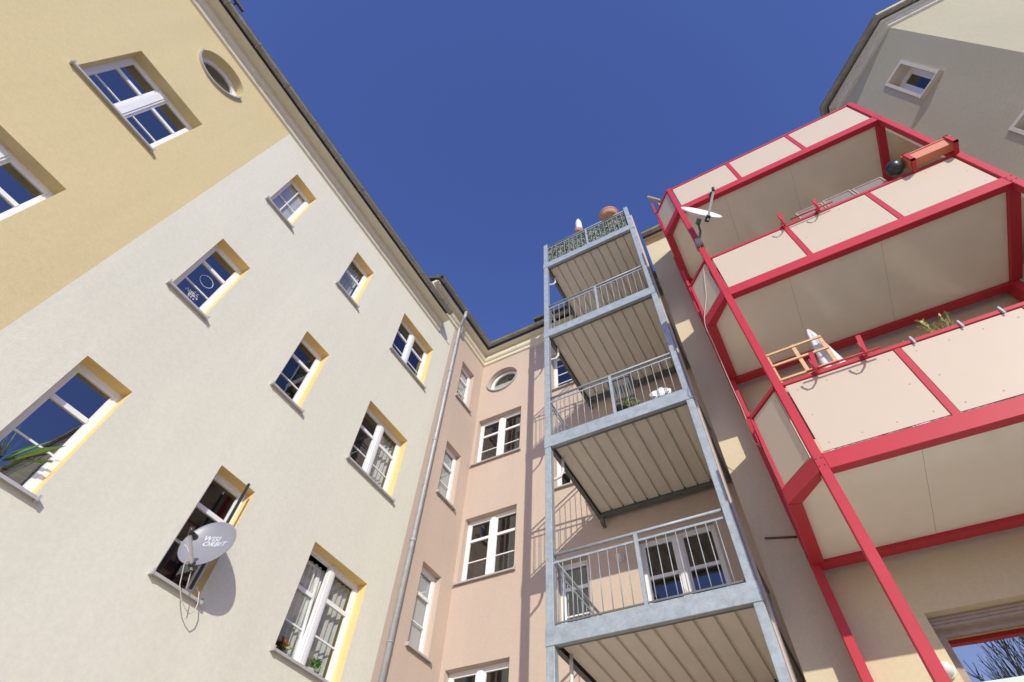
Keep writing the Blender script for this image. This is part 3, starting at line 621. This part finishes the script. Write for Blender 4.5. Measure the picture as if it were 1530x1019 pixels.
def dish(name, label, c, n, R, mface, pole, post, text=False):
    n = Vector(n).normalized(); c = Vector(c); up = (Vector((0, 0, 1)) - n * n.z).normalized(); rt = up.cross(n)
    t = thing(name, label, 'satellite dish', tuple(pole))
    mb = MB(); K = 36; rings = [(0, 0), (.35, .008), (.6, .025), (.8, .045), (.95, .065), (1.0, .078)]; base = len(mb.v)
    for side, off in ((0, 0), (1, -.008)):
        for q, h in rings:
            for k in range(K):
                a = 2 * math.pi * k / K; mb.v.append(tuple(c + rt * math.cos(a) * R * q + up * math.sin(a) * R * 1.08 * q + n * (h * R / .35 - .06 + off)))
    nr = len(rings)
    for s in range(2):
        for i in range(nr - 1):
            for k in range(K):
                k2 = (k + 1) % K; b = s * nr * K; mb.f.append([b + i * K + k, b + i * K + k2, b + (i + 1) * K + k2, b + (i + 1) * K + k]); mb.m.append(s); mb.sm.append(True)
    for k in range(K):
        k2 = (k + 1) % K; mb.f.append([(nr - 1) * K + k, (nr - 1) * K + k2, nr * K + (nr - 1) * K + k2, nr * K + (nr - 1) * K + k]); mb.m.append(1); mb.sm.append(False)
    mb.build('reflector', [mface, mface], t, recalc=False)
    mb = MB(); lo = c - up * R * 1.05 + n * .0; ln = c - up * R * .62 + n * R * 1.15
    mb.beam(lo - n * .05 - up * .02, ln - up * .03, .03, .03); mb.build('arm', M['oldwhite'], t)
    mb = MB(); mb.tube([ln - n * .02 + up * .0, ln - n * .10 + up * .03], [.032, .036], 12); mb.tube([ln - up * .03, ln + n * .05 + up * .04], .024, 10); mb.build('feed_horn', M['black'], t)
    mb = MB(); mb.beam(lo - n * .08, lo + n * .03, .06, .05); mb.build('arm_clamp', M['black'], t)
    mb = MB(); b = c - n * .10; mb.beam(b, b - n * .1, .06, .07); mb.tube([b - n * .08] + [Vector(p) for p in post], .02, 10); mb.build('mount', M['darksteel'], t)
    if text:
        for i, (s, dx, dy) in enumerate((('WISI', -.115, .075), ('ORBIT', -.09, .0))):
            cu = bpy.data.curves.new('lettering', 'FONT'); cu.body = s; cu.size = .092; cu.shear = .2; cu.offset = .0015; cu.space_character = 1.08; cu.extrude = .0006
            tmp = bpy.data.objects.new('tmp', cu); COL.objects.link(tmp); dg = bpy.context.evaluated_depsgraph_get(); me = bpy.data.meshes.new_from_object(tmp.evaluated_get(dg)); bpy.data.objects.remove(tmp)
            for v in me.vertices:
                tx, ty = v.co.x + dx, v.co.y + dy; q = math.hypot(tx / R, ty / (R * 1.08)); k = 0
                while k < len(rings) - 2 and rings[k + 1][0] < q: k += 1
                (qa, ha), (qb, hb_) = rings[k], rings[k + 1]; hh = ha + (hb_ - ha) * (q - qa) / (qb - qa)
                v.co = c + rt * tx + up * ty + n * (hh * R / .35 - .06 + .004 + v.co.z)
            me.materials.clear(); me.materials.append(M['text']); o = bpy.data.objects.new('lettering', me); COL.objects.link(o); o.parent = t; o.matrix_parent_inverse = mpi(t)
    return t, ln, lo
nd = (.49, -.85, .17)
d1, ln, lo = dish('satellite_dish', 'grey satellite dish lettered WISI ORBIT in front of a cream wall window', (-5.95, 3.05, 5.155), nd, .30, M['dish'], (XL - .05, 3.28, 4.7), [(-6.1, 3.22, 5.1)], True)
mb = MB(); mb.tube([(-6.10, 3.22, 4.72), (-6.10, 3.22, 6.20)], .02, 10); mb.build('pole', M['black'], d1)
mb = MB(); pts = [ln + Vector((0, 0, -.02)), Vector((-5.93, 2.93, 4.98)), Vector((-6.0, 2.96, 4.84)), Vector((-6.03, 3.05, 4.66)), Vector((-6.035, 3.15, 4.55)), Vector((-6.03, 3.24, 4.49)), Vector((-6.03, 3.32, 4.465)), Vector((-6.03, 3.36, 4.52)), Vector((-6.03, 3.35, 4.60)), Vector((-6.05, 3.31, 4.71)), Vector((-6.12, 3.24, 4.80)), Vector((-6.22, 3.2, 4.86))]
mb.tube(pts, .006, 6)
mb.tube([Vector((-5.95, 3.1, 4.62)), Vector((-6.0, 3.05, 4.9)), Vector((-6.15, 2.95, 5.1)), Vector((-6.3, 2.85, 5.2))], .006, 6)
mb.build('cable', M['cable'], d1)
d2, ln2, lo2 = dish('satellite_dish', 'white satellite dish seen edge-on, clamped to the left red balcony post', (.79, 4.42, 10.42), (.60, -.76, .20), .345, M['white'], (.55, 4.72, 10.0), [(.66, 4.62, 10.2), (.56, 4.70, 10.02)])
mb = MB(); mb.box(.49, .615, 4.71, 4.84, 9.96, 10.06); mb.box(.52, .60, 4.66, 4.71, 9.9, 10.1); mb.build('clamp', M['zinc'], d2)

# ================================================================ THINGS ON THE STEEL TOWER
tz = 14.55
def leafnet(x0, x1, y0, y1, z0, z1, n, par=None):
    mb = MB()
    for k in range(n):
        u, v = random.random(), random.random(); x = x0 + (x1 - x0) * u; y = y0 + (y1 - y0) * u + random.uniform(-.02, .02); z = z0 + (z1 - z0) * v
        L = random.uniform(.025, .05); d = Vector((random.uniform(-1, 1), random.uniform(-.6, .6), random.uniform(-1, 1))).normalized(); s = d.cross(Vector((random.uniform(-.3, .3), 1, random.uniform(-.3, .3)))).normalized(); c = Vector((x, y, z))
        mb.add([c - d * L, c + s * L * .45, c + d * L, c - s * L * .45], [(0, 1, 2, 3)], 0 if random.random() < .62 else 1)
    return mb
mb = leafnet(XA + .14, XB - .13, YT0 + .085, YT0 + .085, 14.62, 15.56, 5200); tag(mb.build('leaf_screen', [M['netleaf'], M['netdark']], recalc=False), 'faded artificial leaf screening behind the front railing of the top steel balcony', 'leaf screen')
mb = leafnet(XA + .13, XA + .13, YT0 + .15, YT1 - .3, 14.62, 15.5, 1500); tag(mb.build('leaf_screen', [M['netleaf'], M['netdark']], recalc=False), 'leaf screening along the left side railing of the top steel balcony', 'leaf screen')
t = thing('garden_figure', 'pale pointed garden figure standing in a small pot on the top rail', 'figure', (-1.93, YT0 + .05, 15.62))
mb = MB(); mb.lathe([(0, 0), (.07, 0), (.11, .05), (.12, .10), (.12, .13), (.0, .13)], (-1.90, YT0 + .06, 15.62)); mb.build('pot', M['terra'], t)
mb = MB(); mb.lathe([(.085, .12), (.10, .26), (.09, .42), (.095, .54), (.08, .68), (.045, .84), (.0, .95)], (-1.88, YT0 + .06, 15.62), n=18); mb.build('figure', M['white'], t)
t = thing('flower_pot', 'wide terracotta bowl on the right end of the top rail', 'flower pot', (-.98, YT0 + .06, 15.62))
mb = MB(); mb.lathe([(0, 0), (.20, 0), (.24, .08), (.265, .15), (.28, .155), (.28, .19), (.26, .19), (.24, .14), (0, .14)], (-.98, YT0 + .08, 15.62), n=30); mb.build('bowl', M['terra'], t)
t = thing('folding_chair', 'dark slatted folding chair on the third steel balcony, behind the middle post', 'chair', (-1.62, 6.35, 8.12))
mb = MB()
for x in (-1.83, -1.42): mb.beam((x, 6.28, 9.35), (x, 6.75, 8.12), .03, .03); mb.beam((x, 6.75, 8.62), (x, 6.30, 8.12), .03, .03)
mb.build('frame', M['black'], t)
mb = MB()
for k in range(8): mb.beam((-1.81 + k * .052, 6.30, 9.30), (-1.81 + k * .052, 6.45, 8.86), .03, .012)
mb.beam((-1.83, 6.29, 9.32), (-1.42, 6.29, 9.32), .03, .03); mb.beam((-1.83, 6.46, 8.86), (-1.42, 6.46, 8.86), .03, .03); mb.build('backrest', M['darksteel'], t)
mb = MB(); mb.box(-1.82, -1.43, 6.42, 6.78, 8.57, 8.60); mb.build('seat', M['darksteel'], t)
# crumpled plastic bag hooked on the railing
bm = bmesh.new(); bmesh.ops.create_icosphere(bm, subdivisions=3, radius=.12)
for v in bm.verts:
    q = v.co.normalized(); v.co *= 1 + .28 * math.sin(q.x * 9 + q.z * 5) * math.cos(q.y * 7 - q.z * 8); v.co.x *= 1.35; v.co.z *= 1.0; v.co.y *= .6
me = bpy.data.meshes.new('bag'); bm.to_mesh(me); bm.free(); me.materials.append(M['white']); o = bpy.data.objects.new('plastic_bag', me); COL.objects.link(o); o.location = (-.92, 6.09, 8.33)
tag(o, 'crumpled white plastic bag behind the railing of the second steel balcony from below', 'bag')
t = thing('plant_pot', 'small black plant pot with yellow-green shoots on the second steel balcony from below', 'plant', (-1.6, 6.1, 8.10))
mb = MB(); mb.lathe([(0, 0), (.08, 0), (.11, .2), (.12, .2), (.12, .23), (0, .22)], (-1.62, 6.12, 8.10)); mb.build('pot', M['black'], t)
def leaves(c, n, r, L, mats, name, par, upb=.4, w=.25):
    mb = MB(); c = Vector(c)
    for k in range(n):
        d = Vector((random.uniform(-1, 1), random.uniform(-1, 1), random.uniform(-.2, 1) + upb)).normalized(); p = c + Vector((random.uniform(-r, r), random.uniform(-r, r) * .5, random.uniform(0, r)))
        l = L * random.uniform(.6, 1.2); s = d.cross(Vector((random.random(), random.random(), .3))).normalized() * l * w
        mid = p + d * l * .5 - Vector((0, 0, l * .03)); tip = p + d * l - Vector((0, 0, l * .15))
        mb.add([p, mid + s, tip, mid - s], [(0, 1, 2, 3)], random.randrange(len(mats)))
    return mb.build(name, mats, par, recalc=False)
leaves((-1.45, 6.12, 8.30), 90, .12, .08, [M['shoot'], M['green']], 'foliage', t)

def wall_lamp(name, label, c, n):
    t = thing(name, label, 'lamp', c); n = Vector(n)
    mb = MB(); mb.lathe([(.07, 0), (.075, .02), (.075, .035), (.0, .036)], c, n, 24); mb.build('base', M['white'], t)
    mb = MB(); mb.lathe([(.066, .03), (.064, .07), (.05, .10), (.028, .118), (0, .122)], c, n, 24); mb.build('lamp_glass', M['lamp'], t)
wall_lamp('wall_lamp', 'round pale bulkhead lamp on the pink wall beside the balcony door', (-2.64, YB, 7.02), (0, -1, 0))
wall_lamp('wall_lamp', 'white bulkhead lamp on the beige wall beside the ground-floor window', (.83, YR, 4.02), (0, -1, 0))
mb = MB(); mb.tube([(-.235, YR - .012, 5.717), (.12, YR - .012, 5.635)], .012, 8); tag(mb.build('wall_rod', M['rust']), 'short rusty rod fixed across the shaded beige wall', 'rod')

# ================================================================ THINGS ON THE RED BALCONIES
def bracket(x, zr, label):
    t = thing('flower_box_bracket', label, 'bracket', (x, 4.73, zr), 'red flower box brackets on the rails')
    mb = MB(); y = 4.70
    mb.beam((x, y, zr - .09), (x, y, zr + .02), .045, .02, up=(0, 1, 0)); mb.beam((x, y, zr + .01), (x + .01, 4.83, zr + .015), .045, .012)
    mb.beam((x + .01, y - .01, zr - .04), (x + .04, 4.62, zr + .18), .05, .014, up=(0, 1, 0))
    mb.build('clamp', M['red'], t, .002)
    mb = MB(); mb.tube([(x + .02, 4.70, zr - .05), (x - .0, 4.655, zr - .12), (x - .02, 4.61, zr - .15), (x - .03, 4.56, zr - .13), (x - .04, 4.53, zr - .07), (x - .04, 4.52, zr - .03)], .011, 8); mb.build('hook', M['red'], t)
    return t
bracket(.97, 6.36, 'red flower box bracket on the lowest red railing, beside the wooden trellis')
bracket(1.46, 6.36, 'red flower box bracket on the lowest red railing, nearer the young plants')
bracket(1.74, 9.50, 'red flower box bracket on the middle red railing, left of the mesh frames')
bracket(2.24, 9.50, 'red flower box bracket on the middle red railing, in front of the leftmost mesh frame')
for i, (x0, x1, z, lab) in enumerate(((.62, 1.6, 6.30, 'thin red rod joining the two brackets on the lowest red railing'), (1.6, 2.45, 9.44, 'thin red rod joining the two brackets on the middle red railing'))):
    mb = MB(); mb.tube([(x0 + .25, 4.655, z), (x1, 4.655, z + .0)], .012, 8); tag(mb.build('support_rod', M['red']), lab, 'rod')
# trellis
mb = MB(); y = 4.90
for x in (.93, 1.235): mb.beam((x, y, 5.6), (x + .005, y - .02, 7.03), .042, .025, up=(0, 1, 0))
mb.beam((.62, y - .02, 5.6), (.62, y - .02, 7.0), .035, .02, up=(0, 1, 0))
for z in (6.99, 6.78, 6.52): mb.beam((.60, y - .035, z), (1.26, y - .035, z + (.01 if z > 6.9 else 0)), .016, .03)
tag(mb.build('wooden_trellis', M['wood']), 'small pine trellis standing behind the lowest red railing next to the left post', 'trellis')
t = thing('closed_parasol', 'folded white parasol standing on the lowest red balcony behind the trellis', 'parasol', (1.22, 5.05, 5.3))
mb = MB(); K = 20; prof = [(.015, 7.36), (.04, 7.26), (.07, 7.0), (.105, 6.7), (.14, 6.4), (.16, 6.15), (.12, 6.0)]
for r, z in prof:
    for k in range(K): a = 2 * math.pi * k / K; rr = r * (1 + .22 * math.cos(a * 5)); mb.v.append((1.22 + rr * math.cos(a), 5.02 + rr * math.sin(a), z))
for i in range(len(prof) - 1):
    for k in range(K): k2 = (k + 1) % K; mb.f.append([i * K + k, i * K + k2, (i + 1) * K + k2, (i + 1) * K + k]); mb.m.append(0); mb.sm.append(True)
mb.build('canopy', M['white'], t); mb = MB(); mb.tube([(1.22, 5.02, 5.28), (1.22, 5.02, 7.33)], .016, 10); mb.build('pole', M['zinc'], t)
def shoots(x, lab, n, h):
    t = thing('potted_plant', lab, 'plant', (x, 4.86, 6.2)); mb = MB(); mb.box(x - .12, x + .12, 4.80, 4.90, 6.16, 6.30); mb.build('flower_box', M['terra'], t)
    mb = MB(); lf = MB()
    for k in range(n):
        b = Vector((x + random.uniform(-.1, .1), 4.85, 6.28)); d = Vector((random.uniform(-.35, .35), random.uniform(-.1, .1), 1)).normalized(); L = h * random.uniform(.6, 1)
        mb.tube([b, b + d * L * .5, b + d * L + Vector((random.uniform(-.02, .02), 0, 0))], [.004, .0035, .002], 5)
        for j in range(12):
            p = b + d * L * (.2 + .07 * j); e = Vector((random.uniform(-1, 1), random.uniform(-1, 1), random.uniform(0, .8))).normalized() * .05; s = e.cross(Vector((0, 0, 1))).normalized() * .016
            lf.add([p, p + e * .5 + s, p + e, p + e * .5 - s], [(0, 1, 2, 3)])
    mb.build('stems', M['shoot'], t); lf.build('foliage', M['shoot'], t, recalc=False)
shoots(2.22, 'taller yellow-green shoots behind the lowest red railing', 7, .46); shoots(1.95, 'low yellow-green shoots behind the lowest red railing, left of the taller ones', 7, .2)
for i, (x0, x1, zt, lab) in enumerate(((2.03, 2.42, 9.84, 'leftmost of three wooden mesh frames leaning behind the middle red railing'), (2.44, 2.84, 9.86, 'middle one of three wooden mesh frames leaning behind the middle red railing'), (2.86, 3.27, 9.84, 'rightmost of three wooden mesh frames, next to the black ball'))):
    t = thing('mesh_frame', lab, 'frame', (x0, 4.84, 9.4), 'mesh frames behind the middle red railing')
    fr = Frame((x0, 4.84), (x1, 4.84)); f = .022; mb = MB()
    z0 = 9.30; mb.fbox(fr, 0, f, z0, zt, 0, .02); mb.fbox(fr, fr.L - f, fr.L, z0, zt, 0, .02); mb.fbox(fr, f, fr.L - f, zt - f, zt, 0, .02); mb.fbox(fr, f, fr.L - f, z0, z0 + f, 0, .02); mb.build('surround', M['greywood'], t)
    mb = MB(); mb.fbox(fr, f, fr.L - f, z0 + f, zt - f, .008, .010); mb.build('mesh', M['wire'], t)
t = thing('window_box', 'long orange planter hung on the right end of the middle red railing', 'planter', (3.8, 4.7, 9.5))
mb = MB(); fr = Frame((3.50, 4.66), (4.10, 4.66))
def taper(mb, a0, a1, z0, z1, w0, w1, k):
    mb.hexa([fr(a0 + k, z0, w0 + k), fr(a1 - k, z0, w0 + k), fr(a1 - k, z0, w1 - k), fr(a0 + k, z0, w1 - k), fr(a0, z1, w0), fr(a1, z1, w0), fr(a1, z1, w1), fr(a0, z1, w1)])
taper(mb, 0, .62, 9.50, 9.66, -.06, .10, .02); taper(mb, -.012, .632, 9.655, 9.68, -.072, .112, 0); mb.build('trough', M['orange'], t, .003)
mb = MB()
for a in (.02, .55): mb.fbox(fr, a, a + .05, 9.44, 9.70, .105, .125); mb.fbox(fr, a, a + .05, 9.44, 9.47, -.1, .125); mb.fbox(fr, a - .01, a + .06, 9.68, 9.70, -.1, .125)
mb.build('holder', M['red'], t)
mb = MB(); mb.lathe([(0, -.12), (.05, -.11), (.09, -.075), (.115, -.02), (.115, .02), (.09, .075), (.05, .11), (0, .12)], (3.38, 4.66, 9.63), n=24); tag(mb.build('black_ball', M['black']), 'glossy black ball-shaped pot at the left end of the orange planter', 'ball pot')
for i, (x, lab) in enumerate(((1.92, 'leftmost of three small grey clips on the lowest red railing'), (2.36, 'middle one of three small grey clips on the lowest red railing'), (2.72, 'rightmost of three small grey clips on the lowest red railing'))):
    mb = MB(); mb.box(x - .013, x + .013, 4.728, 4.80, 6.295, 6.37); mb.box(x - .008, x + .008, 4.722, 4.728, 6.27, 6.38); tag(mb.build('rail_clip', M['zinc']), lab, 'clip', 'small clips on the lowest red railing')
# cable looped along the left side
mb = MB(); pts = [(.56, 4.71, 9.95), (.50, 4.78, 9.6), (.40, 4.86, 9.2), (.30, 4.96, 8.8), (.13, 5.06, 8.35), (.125, 5.3, 8.1), (.125, 5.7, 7.6), (.13, 5.9, 7.2), (.10, 6.15, 6.9), (.24, 6.22, 6.8), (.30, 6.25, 7.0), (.28, 6.27, 7.35), (.16, 6.3, 7.6), (.115, 6.3, 8.2)]
sm = []
for i in range(len(pts) - 1):
    a, b = Vector(pts[i]), Vector(pts[i + 1]); p0 = Vector(pts[max(i - 1, 0)]); p3 = Vector(pts[min(i + 2, len(pts) - 1)])
    for k in range(5): u = k / 5; sm.append(.5 * ((2 * a) + (b - p0) * u + (2 * p0 - 5 * a + 4 * b - p3) * u * u + (3 * a - p0 - 3 * b + p3) * u ** 3))
mb.tube(sm, .006, 6); tag(mb.build('aerial_cable', M['cable']), 'thin pale cable looping down the left side of the red balcony frame', 'cable')
mb = MB(); mb.hexa([(.12, 5.30, 14.16), (.34, 5.30, 13.66), (.34, 5.42, 13.66), (.12, 5.42, 14.16), (.15, 5.30, 14.19), (.37, 5.30, 13.69), (.37, 5.42, 13.69), (.15, 5.42, 14.19)])
mb.beam((.30, 5.36, 12.7), (.30, 5.36, 13.74), .03, .03); tag(mb.build('shelf_board', M['greywood']), 'small grey board sticking up beyond the top left corner of the red balconies', 'board')
# plants and ornaments inside the windows of the cream wall
t = thing('house_plant', 'broad-leaved green plant inside the large left window of the cream wall', 'plant', (XL - .35, .95, 4.7))
mb = MB(); mb.lathe([(0, 0), (.08, 0), (.11, .16), (0, .15)], (XL - .36, .98, 4.72)); mb.build('pot', M['terra'], t)
leaves((XL - .33, .98, 4.84), 44, .10, .50, [M['green'], M['green2'], M['green']], 'foliage', t, .3, .07)
for yy, lab, mt in ((4.95, 'red flowering pot plant inside the bottom double window, left side', 'flower'), (5.55, 'green pot plant inside the bottom double window, right side', 'green')):
    t = thing('pot_plant', lab, 'plant', (XL - .29, yy, 4.74)); mb = MB(); mb.lathe([(0, 0), (.05, 0), (.07, .11), (0, .1)], (XL - .27, yy, 4.74)); mb.build('pot', M['oldwhite' if mt == 'green' else 'black'], t)
    leaves((XL - .27, yy, 4.84), 130, .08, .11, [M['green'], M[mt]], 'foliage', t)
mb = MB(); mb.tube([(XL - .20, 1.08 + .11 * math.cos(2 * math.pi * k / 32), 8.62 + .11 * math.sin(2 * math.pi * k / 32)) for k in range(33)], .004, 6, cap=False)
for k in range(60): a = random.uniform(0, 6.3); r = random.uniform(0, .11); mb.beam((XL - .2, 1.05 + r * math.cos(a), 8.22 + r * math.sin(a) * .8), (XL - .2, 1.05 + r * math.cos(a) + .02, 8.22 + r * math.sin(a) * .8 + random.uniform(-.02, .02)), .006, .006)
tag(mb.build('window_ornament', M['white']), 'pale hanging ring with white blossoms inside the upper left cream wall window', 'ornament')

# ================================================================ BARE TREES BEHIND THE CAMERA (seen in the glass)
def tree(x, y, h, seed, lab):
    rnd = random.Random(seed); mb = MB(); t = thing('bare_tree', lab, 'tree', (x, y, 0), 'bare trees across the yard')
    def grow(p, d, L, r, lv):
        q = p + d * L; mid = p + d * L * .5 + Vector((rnd.uniform(-1, 1), rnd.uniform(-1, 1), 0)) * L * .05
        (tr if lv == 0 else mb).tube([p, mid, q], [r, r * .88, r * .74], 8 if lv < 2 else 4, cap=False)
        if lv >= 6 or r < .006: return
        for k in range(3 if lv < 5 else 2):
            e = (d + Vector((rnd.uniform(-1, 1), rnd.uniform(-1, 1), rnd.uniform(-.1, .8))) * .45).normalized(); grow(q if k else mid.lerp(q, .6), e, L * rnd.uniform(.66, .86), r * rnd.uniform(.5, .68), lv + 1)
    tr = MB(); grow(Vector((x, y, 0)), Vector((rnd.uniform(-.05, .05), rnd.uniform(-.05, .05), 1)).normalized(), h * .27, h * .016, 0)
    tr.build('trunk', M['bark'], t); mb.build('crown', M['bark'], t)
tree(10.5, -40, 25, 3, 'tall bare winter tree across the yard, mirrored in the ground-floor window'); tree(14, -43, 27, 5, 'taller bare winter tree further back across the yard')
